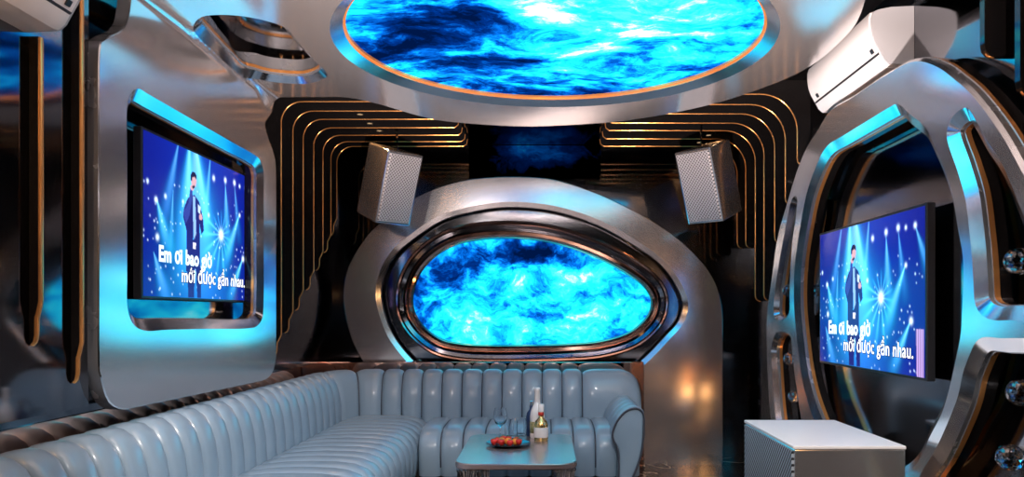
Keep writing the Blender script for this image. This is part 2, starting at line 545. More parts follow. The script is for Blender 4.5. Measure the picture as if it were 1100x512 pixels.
# ------------------------------------------------------------------ right wall: the silver arch
arch = tag(empty('arch_cladding', (AR, 3.4, 0)), 'large silver eye-shaped metal frame on the right wall around the television', 'wall cladding')
ma = local(lambda u, v, w: (AR + w, u, v), arch)
outer_r = smooth_loop(on_x(AR, [(823.6, 365), (824, 337), (829, 300), (835, 257), (844.5, 222), (857.5, 180), (867, 158), (878.6, 139.7), (890, 121)])
                      + [(3.6, 2.205), (3.25, 2.20)] + on_x(AR, [(982, 66), (1007, 72), (1025, 85), (1040, 98), (1060, 122), (1079, 150), (1100, 189)])
                      + [(2.12, 1.35), (2.03, 1.05), (2.05, .75), (2.15, .45), (2.36, .2), (2.7, .07), (3.3, .03), (4.0, .05), (4.45, .15), (4.74, .34)]
                      + on_x(AR, [(827, 440), (824.4, 396)]), 320)
inner_r = smooth_loop(on_x(AR, [(853, 330), (853, 300), (855, 274), (860, 241), (866.5, 208), (876, 180), (884, 163), (891, 154.5), (905, 146), (940, 124.5), (955, 115.5), (964, 111.5), (976, 121.5),
                                (995, 138), (1004.5, 157), (1011.7, 173.4), (1021.5, 202.7), (1030, 250), (1034, 272), (1035, 298), (1033.5, 334), (1032, 359), (1027, 385), (1018.5, 422), (1012, 443),
                                (999, 468.5), (987, 494), (972, 510)])
                      + [(3.25, .49), (3.6, .45), (3.9, .49)] + on_x(AR, [(876, 455), (868, 432), (861, 403), (856, 364)]), 320)
cell_ur = smooth_loop(on_x(AR, [(1017, 145), (1020, 131), (1029, 119.5), (1039, 116), (1047, 127), (1059.6, 150), (1076, 175), (1100, 232)])
                      + [(2.215, 1.36), (2.17, 1.25), (2.20, 1.19), (2.26, 1.178)]
                      + on_x(AR, [(1085, 343.7), (1066, 343.4), (1054, 337.5), (1047.5, 326), (1045.5, 300), (1044, 275), (1041.5, 250), (1037, 214), (1029, 185)]), 160)
cell_lr = smooth_loop(on_x(AR, [(1054.7, 362.5), (1075, 363), (1095, 363)]) + [(2.20, 1.125), (2.155, 1.07), (2.14, .9), (2.22, .6), (2.42, .34), (2.72, .2), (2.98, .22), (3.08, .36)]
                      + on_x(AR, [(988.5, 510), (1006.5, 479), (1020, 449), (1029, 425), (1035, 398), (1041, 382), (1047, 369)]), 160)
cell_ul = smooth_loop(on_x(AR, [(853, 210.5), (856.3, 213), (855, 232), (851.5, 257), (848.8, 292), (848.2, 318), (848, 334), (844, 341.5), (836, 344), (831.6, 339), (831.2, 325), (835.6, 290), (841.5, 257), (849.5, 217)]), 140)
cell_ll = smooth_loop(on_x(AR, [(834, 357), (844, 357.5), (849.5, 362), (851, 375), (853.5, 400), (858.5, 436)]) + [(4.25, .45), (4.33, .3), (4.48, .25), (4.64, .36)]
                      + on_x(AR, [(833, 446), (829.5, 400), (828.6, 372)]), 140)
sheet('metal_sheet', outer_r, [inner_r, cell_ur, cell_lr, cell_ul, cell_ll], ma, M['satin'], arch)
bezel('sheet_edge', outer_r, ma, [(0, 0), (-.012, .012), (-.012, .035), (-.016, .037), (-.016, .052), (-.012, .054), (-.012, .10)],
      [M['polished'], M['dark_metal'], M['brass'], M['black_gloss']], arch, [0, 1, 1, 2, 1, 3])
AO = [(0, 0), (.044, .024), (.044, .039), (.048, .041), (.048, .060), (.044, .062), (.044, .10)]
for lp, nm in ((inner_r, 'window_bezel'), (cell_ur, 'cell_bezel'), (cell_lr, 'cell_bezel')):
    bezel(nm, lp, ma, AO, [M['polished'], M['dark_metal'], M['brass'], M['black_gloss']], arch, [0, 1, 1, 2, 1, 3])
AO2 = [(0, 0), (.020, .030), (.020, .045), (.023, .047), (.023, .064), (.020, .066), (.020, .10)]
for lp in (cell_ul, cell_ll):
    bezel('cell_bezel', lp, ma, AO2, [M['polished'], M['dark_metal'], M['brass'], M['black_gloss']], arch, [0, 1, 1, 2, 1, 3])

# crystal balls on the mirror inside the arch
def crystal_ball(y, z, r, label):
    o = tag(empty('crystal_ball', (WR, y, z)), label, 'crystal ball', 'crystal balls in the arch on the right wall')
    bm = bmesh.new()
    bmesh.ops.create_icosphere(bm, subdivisions=3, radius=r, matrix=Matrix.Translation((-.085, 0, 0)))
    from_bm('ball', bm, M['crystal'], o)
    bm = bmesh.new()
    add_lathe(bm, [(0, 0), (.018, 0), (.018, .008), (.007, .014), (.007, .052), (0, .052)], 16)
    bmesh.ops.rotate(bm, verts=bm.verts[:], cent=(0, 0, 0), matrix=Matrix.Rotation(-PI/2, 3, 'Y'))
    from_bm('mount', bm, M['chrome'], o, smooth=True, angle=.7)
    return o
crystal_ball(2.42, 1.365, .043, 'clear crystal ball in the upper opening near the right picture edge')
crystal_ball(2.41, .955, .043, 'upper clear crystal ball in the big lower opening of the arch')
crystal_ball(2.465, .742, .043, 'lowest clear crystal ball in the big lower opening of the arch')
crystal_ball(4.70, 1.342, .038, 'small crystal ball in the thin upper slot at the far side of the arch')
crystal_ball(4.69, .927, .036, 'upper small crystal ball in the far lower slot above the silver box')
crystal_ball(4.60, .708, .036, 'lower small crystal ball in the far lower slot just above the silver box')

# ------------------------------------------------------------------ back wall: silver arch and oval screen
barch = tag(empty('oval_surround', (0, BP, 0)), 'wide silver oval metal surround around the screen on the back wall', 'wall cladding')
mb = local(lambda u, v, w: (u, BP + w, v), barch)
bo = on_y(BP, [(392, 391), (377, 360.5), (369.8, 322), (373, 292), (386, 266), (405, 243), (446, 213), (489, 196.5), (532, 190.8), (580, 191.5), (612, 198), (650, 212),
               (689, 231.5), (723, 253), (749, 276.6), (766, 300), (774.4, 326), (776, 352)])
bo = spline_open(bo) + [(on_y(BP, [(776, 400)])[0][0], .4), (on_y(BP, [(776, 450)])[0][0], .0), (-.9, 0.0), (-1.1, .3), (-1.25, .55)]
bo = resample(bo, 400)
bi = smooth_loop(on_y(BP, [(439.5, 390.6), (416, 360), (404, 322), (406.4, 296), (420, 270), (441.7, 251), (472, 231.6), (506, 221.7), (540.5, 216.8), (580, 218.5), (612, 225),
                           (650, 239), (689, 261.5), (714.5, 281), (731.7, 304.5), (739.4, 326), (734, 347), (719, 364.6), (693, 391), (670, 408), (620, 414), (560, 415), (500, 414), (462, 408)]), 260)
sheet('metal_sheet', bo, [bi], mb, M['silver'], barch)
bezel('sheet_edge', bo, mb, [(0, 0), (-.006, .006), (-.006, .06)], [M['polished'], M['dark_metal']], barch, [0, 1])
bezel('window_bezel', bi, mb, [(0, 0), (.038, .015), (.038, .07)], [M['polished'], M['dark_metal']], barch, [0, 1])
sl = smooth_loop(on_y(BP + .07, [(443.7, 321), (447, 304), (454.7, 289), (469, 274.5), (489, 263.4), (513, 258), (538, 256), (572, 257.5), (606.7, 264.5), (643, 278), (675, 295.5), (692, 308.7), (699, 321),
                                 (697, 335.5), (687, 348), (672.7, 357.6), (643, 366), (606.7, 369), (570, 370), (520, 370), (496, 368.5), (474, 363.5), (456, 350.5), (446, 335.6)]), 220)
osx = sum(p[0] for p in sl)/len(sl); osz = sum(p[1] for p in sl)/len(sl)
osc = tag(empty('oval_screen', (osx, BP + .07, osz)), 'oval glowing back wall screen with a cyan star cloud in a bronze rim', 'wall screen')
sl = [(a - osx, b - osz) for a, b in sl]
mo = lambda u, v, w: (u, w, v)
neb_b = nebula('wall_nebula', (0, 2), 4.2, (1.0, 1.5),
               [(.02, .36, .65, .17, -.52), (-.85, .05, .3, .5, -.22), (-.6, .28, .3, .2, -.22), (-.1, -.3, 1.2, .3, .16), (.5, -.12, .42, .2, .18), (.52, .18, .22, .1, .3), (-.06, .08, .17, .09, .34), (.72, .05, .25, .10, -.12)], 1.7, 9.1, .50, 1.9)
cen = len(sl)
mesh('screen', [(u, 0, v) for u, v in sl] + [(0, 0, 0)], [(i, (i+1) % cen, cen) for i in range(cen)], neb_b, osc)
# bronze rim: a cove that runs out from the screen and back, taller below
rim = [(.004, -.004), (-.010, -.020), (-.028, -.032), (-.050, -.036), (-.056, -.030), (-.080, .0), (-.108, -.012), (-.118, -.034), (-.130, -.040), (-.140, -.034), (-.144, .03)]
bezel('bronze_rim', sl, mo, rim, [M['bronze'], M['black_mirror']], osc, [0, 0, 0, 0, 1, 1, 0, 0, 0, 1])
bezel('backing_tray', sl, mo, [(-.1, .06), (-.30, .06)], [M['black_mirror']], osc, [0])

cp = tag(empty('cloud_reflection', (-.08, WB - .03, 2.44)), 'dim blue cloud reflection painted as a glowing panel high on the back wall between the fins', 'wall screen')  # added glowing panel imitates a blurred cloud reflection in the black wall
neb_d = nebula('reflection_nebula', (0, 2), 3.0, (1.0, 1.5), [(0, .12, .52, .27, .62)], .30, 21.3, -.14, 1.2, (0, 0, 0))
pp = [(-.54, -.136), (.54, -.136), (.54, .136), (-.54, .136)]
mesh('screen', [(u, 0, v) for u, v in pp], [(0, 1, 2, 3)], neb_d, cp)  # glowing sheet that carries the painted reflection, no real display
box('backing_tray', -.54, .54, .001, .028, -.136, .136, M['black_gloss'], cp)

# ------------------------------------------------------------------ black fins edged with brass, over the ceiling and down both side walls
TH = .028
def make_fin(side, y, edge, ceil_end, rad, zend, zc=2.50, label='', wall=None, top=None):
    """edge: x of the fin's room side on the wall; ceil_end: x where its ceiling run stops (None: wall piece that starts at z = top)"""
    wall_given = wall
    wall = (WL if side < 0 else WR) - side * .0015 if wall is None else wall
    s = -side                                # towards the room
    dj = min(.052, abs(wall - edge) - .002)
    path = []
    if ceil_end is not None:
        path += [(ceil_end - side*.0, zc + .055), (ceil_end + side*.006, zc + .018), (ceil_end + side*.03, zc)]
        cx, cz = edge + s*rad, zc - rad
        for k in range(13):
            a = PI/2 * k / 12
            path.append((cx - s*rad*math.sin(a), cz + rad*math.cos(a)))
    else:
        path.append((edge, top))
    if side < 0:
        path += [(edge, zend + .135), (edge - s*.30*dj, zend + .10), (edge - s*.48*dj, zend + .085), (edge - s*.52*dj, zend + .03), (edge - s*.70*dj, zend + .008), (edge - s*dj, zend)]
    else:
        path += [(edge, zend + .045), (edge - s*.004, zend + .022), (edge - s*.018, zend + .006), (edge - s*.038, zend)]
    back = [(wall, zend)] + ([(wall, ZC - .0015), (ceil_end, ZC - .0015)] if ceil_end is not None else [(wall, top)])
    poly = path + back
    root = tag(empty('decorative_fin', (wall, y, zend)), label, 'decorative fin', 'brass-edged fins on the left wall' if side < 0 else 'brass-edged fins on the right wall')
    L0 = Vector((wall, y, zend))
    bm = bmesh.new()
    A = [bm.verts.new(Vector((p[0], y - TH/2, p[1])) - L0) for p in poly]
    B = [bm.verts.new(Vector((p[0], y + TH/2, p[1])) - L0) for p in poly]
    bm.faces.new(A); bm.faces.new(B[::-1])
    for i in range(len(poly)):
        j = (i+1) % len(poly)
        bm.faces.new((A[i], B[i], B[j], A[j]))
    from_bm('fin_body', bm, M['black_gloss'], root)
    # half-round brass bead along the room-side edge
    V, Fc = [], []
    m = 7
    for i, p in enumerate(path):
        a, b = path[max(i-1, 0)], path[min(i+1, len(path)-1)]
        t = Vector((b[0]-a[0], b[1]-a[1])).normalized()
        nrm = Vector((-t.y, t.x))
        mid = Vector((0 - p[0], 1.4 - p[1]))
        if nrm.dot(mid) < 0 and i > 2:
            nrm = -nrm
        if i <= 2 and ceil_end is not None:
            nrm = nrm if nrm.x * (-side) > 0 or i == 2 and nrm.y < 0 else -nrm
        for k in range(m):
            an = PI * k / (m-1)
            q = nrm * (.0005 + .0042*math.sin(an)) if wall_given is None else nrm * (.0005 + .0060*math.sin(an))
            V.append(Vector((p[0] + q.x, y + (.0048 if wall_given is None else .0115)*math.cos(an), p[1] + q.y)) - L0)
    for i in range(len(path)-1):
        for k in range(m-1):
            Fc.append((i*m+k, i*m+k+1, (i+1)*m+k+1, (i+1)*m+k))
    mesh('brass_bead', V, Fc, M['brass'], root, smooth=True)
    return root

ORD = ['first', 'second', 'third', 'fourth', 'fifth', 'sixth', 'seventh']
LY = [4.73, 4.95, 5.16, 5.395, 5.62, 5.83, 5.995]
LZ = [.94, 1.08, 1.225, 1.369, 1.518, 1.664, 1.807]
for k in range(7):
    w = 'brass-edged black fin over ceiling and left wall, %s behind the silver cladding' % ORD[k]
    make_fin(-1, LY[k], -1.613, -.60, .13, LZ[k], label=w)
make_fin(-1, 2.395, -1.562, None, 0, 1.105, label='brass-edged black fin on the near left wall, leftmost below the white air conditioner', top=2.055, wall=NL + .001)
make_fin(-1, 2.606, -1.562, None, 0, .97, label='brass-edged black fin on the near left wall, right beside the silver cladding edge', top=2.575, wall=NL + .001)
RY = [4.57, 4.796, 5.02, 5.263, 5.48, 5.74, 5.994]
RZ = [2.075, 1.876, 1.66, 1.29, 1.29, 1.69, 1.71]
for k in range(7):
    w = 'brass-edged black fin over ceiling and right wall, %s behind the air conditioner' % ORD[k]
    make_fin(1, RY[k], 1.495, .43, .22, RZ[k], label=w)
make_fin(1, 2.64, 1.495, None, 0, 2.075, label='brass-edged black fin at top right, the one nearer the air conditioner', top=2.56)
make_fin(1, 2.443, 1.495, None, 0, 1.889, label='brass-edged black fin at the right picture edge, nearest the camera', top=2.56)

# small warm downlights between the fins
DL = [(-1.25, 5.06, 'left, nearest of the three'), (-1.24, 5.28, 'left, middle of the three'), (-1.22, 5.51, 'left, farthest of the three'),
      (1.24, 5.61, 'right, nearest of the three'), (1.22, 5.87, 'right, middle of the three'), (1.20, 6.10, 'right, farthest of the three')]
for x, y, w in DL:
    o = tag(empty('downlight', (x, y, ZC - .03)), 'tiny warm ceiling spotlight between the fins on the %s' % w, 'downlight', 'spotlights between the ceiling fins')
    lathe('trim_ring', [(.019, 0), (.026, 0), (.026, .029), (.019, .029)], M['chrome'], o, 20)
    lathe('lens', [(0, .004), (.0185, .004), (.0185, .012), (0, .012)], M['warm_lamp'], o, 20)

# ------------------------------------------------------------------ televisions
def tv_picture(W, Hh):
    """the concert picture on the screen, as a colour per vertex of a fine grid"""
    nx, ny = 288, 162
    u, v = np.meshgrid(np.linspace(0, 1, nx), np.linspace(0, 1, ny))      # v from the top
    rng = np.random.RandomState(5)
    img = np.zeros((ny, nx, 3))
    base = np.clip(.75 - 1.1*np.abs(u - .50), 0, 1)
    img[..., 0] = .002 + .003*base
    img[..., 1] = .007 + .05*base*base*(1 - .3*v)
    img[..., 2] = .15 + .33*base
    asp = W / Hh
    def beam(x, y, ang, wid, length, amt):
        dx, dy = (u - x)*asp, v - y
        r = np.hypot(dx, dy) + 1e-6
        a = np.arctan2(dy, dx)
        da = np.abs((a - math.radians(ang) + PI) % (2*PI) - PI)
        g = np.exp(-(da/math.radians(wid))**2) * np.clip(1 - r/length, 0, 1)
        img[..., 0] += .22*amt*g*g; img[..., 1] += .62*amt*g; img[..., 2] += .75*amt*np.sqrt(g)*np.minimum(1, g*3)
    beam(.40, -.15, 84, 22, 1.5, .95); beam(.36, -.12, 95, 11, 1.15, 1.1); beam(.40, -.1, 70, 8, 1.0, .9); beam(.55, -.05, 100, 6, .8, .7); beam(.27, -.05, 110, 7, .8, .6)
    beam(.09, .38, 62, 12, .45, 1.1); beam(.07, .72, 60, 14, .5, .7); beam(.86, .32, 125, 9, .62, 1.2); beam(.90, .66, 128, 9, .48, 1.3)
    beam(.70, .12, 85, 9, .6, .9); beam(.93, .10, 60, 9, .4, .8); beam(.80, .10, 78, 7, .5, .6); beam(.22, .3, 95, 6, .5, .6)
    for a in range(0, 360, 24):
        beam(.655, .52, a + 8, 4.5, .42 if 60 < a < 200 else .2, .75)
    def dot(x, y, r, amt):
        d = np.hypot((u - x)*asp, v - y)
        g = np.exp(-(d/r)**2)*amt
        img[...] += g[..., None]*np.array([.75, .95, 1.0])
    for x, y, r, a in ((.655, .52, .035, 1.6), (.09, .40, .016, 1.4), (.03, .30, .012, 1.2), (.16, .36, .014, 1), (.70, .10, .018, 1.4), (.80, .09, .018, 1.4), (.86, .10, .013, 1.2),
                       (.93, .10, .016, 1.3), (.58, .12, .018, 1.2), (.53, .40, .014, 1), (.86, .33, .014, 1.2), (.90, .67, .02, 1.4), (.10, .63, .018, 1.2), (.42, .82, .03, .9), (.30, .36, .012, 1)):
        dot(x, y, r, a)
    for _ in range(150):
        dot(rng.rand(), .25 + .75*rng.rand(), .0045 + .003*rng.rand(), .35 + .6*rng.rand())
    # lilac curtain at the lower right edge
    k = (u > .935 + .02*(v - .7)) & (v > .72) & (u < .99)
    img[k] = np.array([.55, .36, .80]) * (0.7 + .3*np.sin(u[k]*420))[:, None]
    def poly(pts, col):
        msk = np.zeros(u.shape, bool)
        j = len(pts) - 1
        for i in range(len(pts)):
            xi, yi = pts[i]; xj, yj = pts[j]
            if yi != yj:
                msk ^= ((yi > v) != (yj > v)) & (u < (xj-xi)*(v-yi)/(yj-yi) + xi)
            j = i
        img[msk] = col
    def ell(x, y, rx, ry, col):
        img[((u-x)/rx)**2 + ((v-y)/ry)**2 < 1] = col
    navy, navy2, skin = (.012, .016, .16), (.03, .05, .30), (.62, .36, .42)
    poly([(.395, .62), (.43, .62), (.455, .80), (.46, 1.0), (.425, 1.0), (.41, .80)], navy)
    poly([(.335, .60), (.41, .60), (.40, .82), (.395, 1.0), (.345, 1.0), (.335, .80)], navy)
    poly([(.33, .345), (.36, .30), (.40, .29), (.44, .325), (.475, .42), (.485, .52), (.462, .55), (.445, .48), (.45, .80), (.40, .80), (.39, .52), (.375, .83), (.325, .82), (.33, .55), (.30, .46), (.305, .41)], navy)
    poly([(.385, .30), (.405, .30), (.415, .55), (.395, .60), (.385, .45)], (.25, .45, .85))
    poly([(.30, .43), (.345, .36), (.362, .25), (.382, .245), (.38, .31), (.355, .44), (.325, .50)], navy2)
    ell(.392, .195, .024, .046, skin); poly([(.366, .20), (.364, .165), (.378, .135), (.40, .132), (.418, .15), (.418, .18), (.40, .165), (.38, .175), (.374, .205)], (.01, .01, .05))
    ell(.378, .245, .016, .022, skin); poly([(.376, .235), (.40, .222), (.402, .24), (.382, .252)], (.02, .02, .05))
    ell(.455, .43, .016, .022, skin)
    poly([(.43, .345), (.455, .36), (.45, .41), (.43, .40)], (.55, .70, .95))
    poly([(.385, .615), (.412, .62), (.41, .665), (.384, .66)], (.75, .72, .95))
    return nx, ny, img

def make_tv(W, Hh, dep):
    """screen faces -y; origin at the middle of the back"""
    root = empty('television', (0, 0, 0))
    bz = .012
    bm = bmesh.new()
    add_box(bm, -W/2 - bz, W/2 + bz, -dep, 0, -Hh/2 - bz, Hh/2 + bz, .004, 2)
    from_bm('housing', bm, M['black_plastic'], root)
    nx, ny, img = tv_picture(W, Hh)
    V = [(-W/2 + W*i/(nx-1), -dep - .001, Hh/2 - Hh*j/(ny-1)) for j in range(ny) for i in range(nx)]
    Fc = [(j*nx+i, (j+1)*nx+i, (j+1)*nx+i+1, j*nx+i+1) for j in range(ny-1) for i in range(nx-1)]
    m, nt, b = new_mat('screen_picture')
    b.inputs['Base Color'].default_value = (.004, .004, .004, 1)
    b.inputs['Roughness'].default_value = .2
    b.inputs['Specular IOR Level'].default_value = .1
    at = nd(nt, 'ShaderNodeAttribute', attribute_name='picture')
    nt.links.new(at.outputs['Color'], b.inputs['Emission Color'])
    b.inputs['Emission Strength'].default_value = 1.25
    sc = mesh('screen', V, Fc, m, root)
    ca = sc.data.color_attributes.new('picture', 'FLOAT_COLOR', 'POINT')
    ca.data.foreach_set('color', np.concatenate([np.clip(img, 0, 1.6), np.ones((ny, nx, 1))], 2).astype(np.float32).ravel())
    tw = emit('lyric_white', (1, 1, 1), 1.5)
    tb = emit('lyric_glow', (.55, .85, 1.0), 1.2)
    td = emit('lyric_outline', (.004, .006, .03), 1.0)
    def text(body, u0, u1, vbase, mats):
        for k, (off, mm, nm) in enumerate(((.045, mats[1], 'lyric_outline_lettering'), (.010, mats[0], 'lyric_lettering'))):
            cu_ = bpy.data.curves.new('lyric', 'FONT')
            cu_.body = body
            cu_.size = 1.0
            cu_.offset = off
            cu_.resolution_u = 3
            cu_.space_character = 1.05
            to = bpy.data.objects.new('lyric', cu_)
            COL.objects.link(to)
            dg = bpy.context.evaluated_depsgraph_get()
            me = bpy.data.meshes.new_from_object(to.evaluated_get(dg))
            bpy.data.objects.remove(to)
            xs = [q.co.x for q in me.vertices]
            if k == 0:
                sx = (u1-u0)*W/(max(xs)-min(xs)); x0 = min(xs)
            sz = min(sx, .092) if False else sx*1.06
            for q in me.vertices:
                q.co = Vector((-W/2 + u0*W + (q.co.x - x0)*sx, -dep - .0015 - .0006*k, Hh/2 - vbase*Hh + q.co.y*sz))
            me.materials.clear()
            # one mesh per word: letters grouped by the gaps between them
            vco = [q.co.copy() for q in me.vertices]
            par = list(range(len(vco)))
            def find(a):
                while par[a] != a:
                    par[a] = par[par[a]]; a = par[a]
                return a
            polys = [tuple(p.vertices) for p in me.polygons]
            for p in polys:
                for q in p[1:]:
                    par[find(q)] = find(p[0])
            span = {}
            for a in range(len(vco)):
                f = find(a); x = vco[a].x
                lo, hi = span.get(f, (x, x)); span[f] = (min(lo, x), max(hi, x))
            grp, cur, end = {}, 0, None
            for f, (lo, hi) in sorted(span.items(), key=lambda t: t[1][0]):
                if end is not None and lo - end > .16*sx:
                    cur += 1
                end = hi if end is None else max(end, hi)
                grp[f] = cur
            for g in range(cur + 1):
                ps = [p for p in polys if grp[find(p[0])] == g]
                ids = sorted({a for p in ps for a in p}); ix = {a: i for i, a in enumerate(ids)}
                mesh(nm, [vco[a] for a in ids], [tuple(ix[a] for a in p) for p in ps], mm, sc)
            bpy.data.meshes.remove(me)
    text('Em \u01a1i bao gi\u1edd', .11, .56, .775, (tw, tb))
    text('m\u1edbi \u0111\u01b0\u1ee3c g\u1ea7n nhau.', .285, .92, .895, (tw, td))
    bm = bmesh.new()
    add_box(bm, -.2, .2, 0, .03, -.12, .12, .004, 1)
    from_bm('wall_mount', bm, M['black_plastic'], root)
    return root

tvl = make_tv(1.16, .68, .035)
tvl.location = (-1.64 - .036, 3.737, 1.614)
tvl.rotation_euler = (0, 0, PI/2)
for c in tvl.children:
    if c.name.startswith('wall_mount'):
        c.scale = (1, .6, 1)
tag(tvl, 'flat television with singer and lyrics in the window of the left silver cladding', 'television', 'televisions')
tvr = copy_tree(tvl)
tvr.location = (1.50 + .036, 3.626, 1.287)
tvr.rotation_euler = (0, 0, -PI/2)
tag(tvr, 'flat television with singer and lyrics inside the silver arch on the right wall', 'television', 'televisions')

# ------------------------------------------------------------------ hanging loudspeakers
def make_speaker():
    root = empty('loudspeaker', (0, 0, 0))
    w, d, h = .30, .34, .52
    fr = [(-w/2, -d/2), (w/2, -d/2), (w/2 - .05, d/2), (-w/2 + .05, d/2)]
    bm = bmesh.new()
    A = [bm.verts.new((x, y, -h/2)) for x, y in fr]; B = [bm.verts.new((x, y, h/2)) for x, y in fr]
    bm.faces.new(A[::-1]); bm.faces.new(B)
    for i in range(4):
        bm.faces.new((A[i], A[(i+1) % 4], B[(i+1) % 4], B[i]))
    bmesh.ops.bevel(bm, geom=bm.edges[:], offset=.012, segments=3, profile=.5, affect='EDGES')
    from_bm('cabinet', bm, M['satin'], root)
    bm = bmesh.new()
    add_box(bm, -w/2 + .018, w/2 - .018, -d/2 - .008, -d/2 + .002, -h/2 + .018, h/2 - .018, .004, 2)
    from_bm('grille', bm, M['speaker_grille'], root)
    bm = bmesh.new()
    add_box(bm, -.055, .055, -d/2 - .010, -d/2 - .0085, -h/2 + .025, -h/2 + .037)
    from_bm('badge', bm, M['grey_plastic'], root)
    return root
def place_speaker(o, x, y, z, yaw, pitch, label):
    o.location = (x, y, z)
    o.rotation_euler = (Matrix.Rotation(yaw, 3, 'Z') @ Matrix.Rotation(pitch, 3, 'X')).to_euler()
    tag(o, label, 'loudspeaker', 'hanging loudspeakers')
    bm = bmesh.new()
    mw = Matrix.Translation(o.location) @ o.rotation_euler.to_matrix().to_4x4()
    top = mw @ Vector((0, -.05, .258))
    inv = mw.inverted()
    add_tube(bm, [inv @ top, inv @ Vector((top.x, top.y, ZC - .001))], .006, 8)
    add_tube(bm, [inv @ Vector((top.x, top.y, ZC - .02)), inv @ Vector((top.x, top.y, ZC - .001))], .03, 16)
    from_bm('hanging_rod', bm, M['chrome'], o, smooth=True, angle=.7)
sp1 = make_speaker()
sp2 = copy_tree(sp1)
place_speaker(sp1, -1.147, 5.61, 2.143, math.radians(46), math.radians(19), 'silver loudspeaker hanging in the left back corner, grille turned right')
place_speaker(sp2, 1.19, 5.5, 2.14, math.radians(-46), math.radians(19), 'silver loudspeaker hanging in the right back corner, grille turned left')

# ------------------------------------------------------------------ air conditioners
def make_ac(length):
    """profile in local x (out of the wall towards +x) and z, runs along y from 0 to length"""
    root = empty('air_conditioner', (0, 0, 0))
    prof = [(0, 0), (.105, .004), (.125, .022), (.14, .05), (.165, .095), (.178, .13), (.183, .17), (.183, .205), (.176, .228), (.15, .240), (.10, .250), (0, .255)]
    def run(name, pr, y0, y1, m, closed=True, bev=.0):
        bm = bmesh.new()
        A = [bm.verts.new((x, y0, z)) for x, z in pr]; B = [bm.verts.new((x, y1, z)) for x, z in pr]
        bm.faces.new(A); bm.faces.new(B[::-1])
        for i in range(len(pr)):
            j = (i+1) % len(pr)
            bm.faces.new((A[i], B[i], B[j], A[j]))
        return from_bm(name, bm, m, root, smooth=True, angle=.5)
    run('body', prof, .012, length - .012, M['white_plastic'])
    c = [(x*1.004, z) for x, z in prof]
    run('end_cap', [(x*.985, .003 + z*.977) for x, z in prof], 0, .0115, M['grey_plastic'])
    run('end_cap', [(x*.985, .003 + z*.977) for x, z in prof], length - .0115, length, M['grey_plastic'])
    fp = [(.146, .056), (.169, .096), (.182, .13), (.187, .17), (.187, .205), (.180, .230), (.174, .226), (.180, .204), (.180, .17), (.174, .13), (.160, .099), (.138, .059)]
    run('panel_gap', [(.1395, .0505), (.1462, .0545), (.1478, .0600), (.138, .058)], .014, length - .014, M['black_plastic'])
    run('end_gap', [(x*.9915 + .0002, .002 + z*.986) for x, z in prof], .0110, .0125, M['black_plastic'])
    run('front_panel', fp, .016, length - .016, M['white_plastic'])
    lv = [(.060, -.004), (.107, .000), (.128, .019), (.142, .048), (.136, .050), (.122, .024), (.104, .006), (.060, .002)]
    run('air_louver', lv, .03, length - .03, M['white_plastic'])
    for yy in (.075, length - .06):
        bm = bmesh.new()
        add_box(bm, .150, .158, yy, yy + .022, .064, .084)
        bmesh.ops.rotate(bm, verts=bm.verts[:], cent=(.154, yy, .074), matrix=Matrix.Rotation(.53, 3, 'Y'))
        bmesh.ops.translate(bm, verts=bm.verts[:], vec=(.0035, 0, 0))
        from_bm('indicator', bm, M['black_plastic'], root)
    return root
ac1 = make_ac(.80)
ac1.location = (WR - .001, 4.08, 2.255)
ac1.rotation_euler = (0, 0, PI)
tag(ac1, 'white air conditioner on the right wall above the silver arch', 'air conditioner', 'wall air conditioners')
ac2 = copy_tree(ac1)
ac2.location = (NL + .001, 1.57, 2.06)
ac2.rotation_euler = (0, 0, 0)
tag(ac2, 'white air conditioner cut off by the upper left picture corner', 'air conditioner', 'wall air conditioners')

# ------------------------------------------------------------------ corner sofa
PITCH = .145
def puff(u):
    e = abs(2*u - 1)
    return 1 - e**5
def chan_mesh(name, frames, prof, parent, mats, amp=.016, closed_ends=True):
    """frames: [(pos2d, out2d, height factor, channel phase u)], prof: [(outward, z)]"""
    np_ = len(prof)
    nrm = []
    for i in range(np_):
        a, b = prof[max(i-1, 0)], prof[min(i+1, np_-1)]
        t = Vector((b[0]-a[0], b[1]-a[1])).normalized()
        nrm.append((-t.y, t.x))
    V, Fc, Mi = [], [], []
    z0 = prof[0][1]
    for (pos, out, hf, wf, u) in frames:
        k = amp * (puff(u) - 1) if u is not None else 0.0
        for i, (o, z) in enumerate(prof):
            oo = o + nrm[i][0]*k
            zz = z + nrm[i][1]*k
            zz = z0 + (zz - z0)*hf
            V.append((pos[0] + out[0]*oo*wf, pos[1] + out[1]*oo*wf, zz))
    for a in range(len(frames)-1):
        for i in range(np_-1):
            Fc.append((a*np_+i, a*np_+i+1, (a+1)*np_+i+1, (a+1)*np_+i))
    if closed_ends:
        Fc.append(tuple(range(np_)))
        Fc.append(tuple((len(frames)-1)*np_ + i for i in range(np_))[::-1])
    bm = bmesh.new()
    vs = [bm.verts.new(v) for v in V]
    for f in Fc:
        try:
            bm.faces.new([vs[i] for i in f])
        except ValueError:
            pass
    seams = [a for a, f in enumerate(frames) if f[4] is not None and f[4] == 0 and 0 < a < len(frames) - 1]
    for a in seams:
        add_tube(seam_bm, [Vector(V[a*np_ + i]) + Vector((frames[a][1][0]*nrm[i][0]*.003, frames[a][1][1]*nrm[i][0]*.003, nrm[i][1]*.004)) for i in range(1, np_ - 1)], .0058, 6)
    return from_bm(name, bm, mats, parent, smooth=True, angle=1.2)

seam_bm = bmesh.new()
US = [0, .025, .06, .12, .25, .5, .75, .88, .94, .975]
def stations(L0, L1, pitch):
    n = max(1, round((L1-L0)/pitch))
    p = (L1-L0)/n
    r = []
    for c in range(n):
        r += [(L0 + (c+u)*p, u) for u in US]
    r.append((L1, 0.0))
    return r

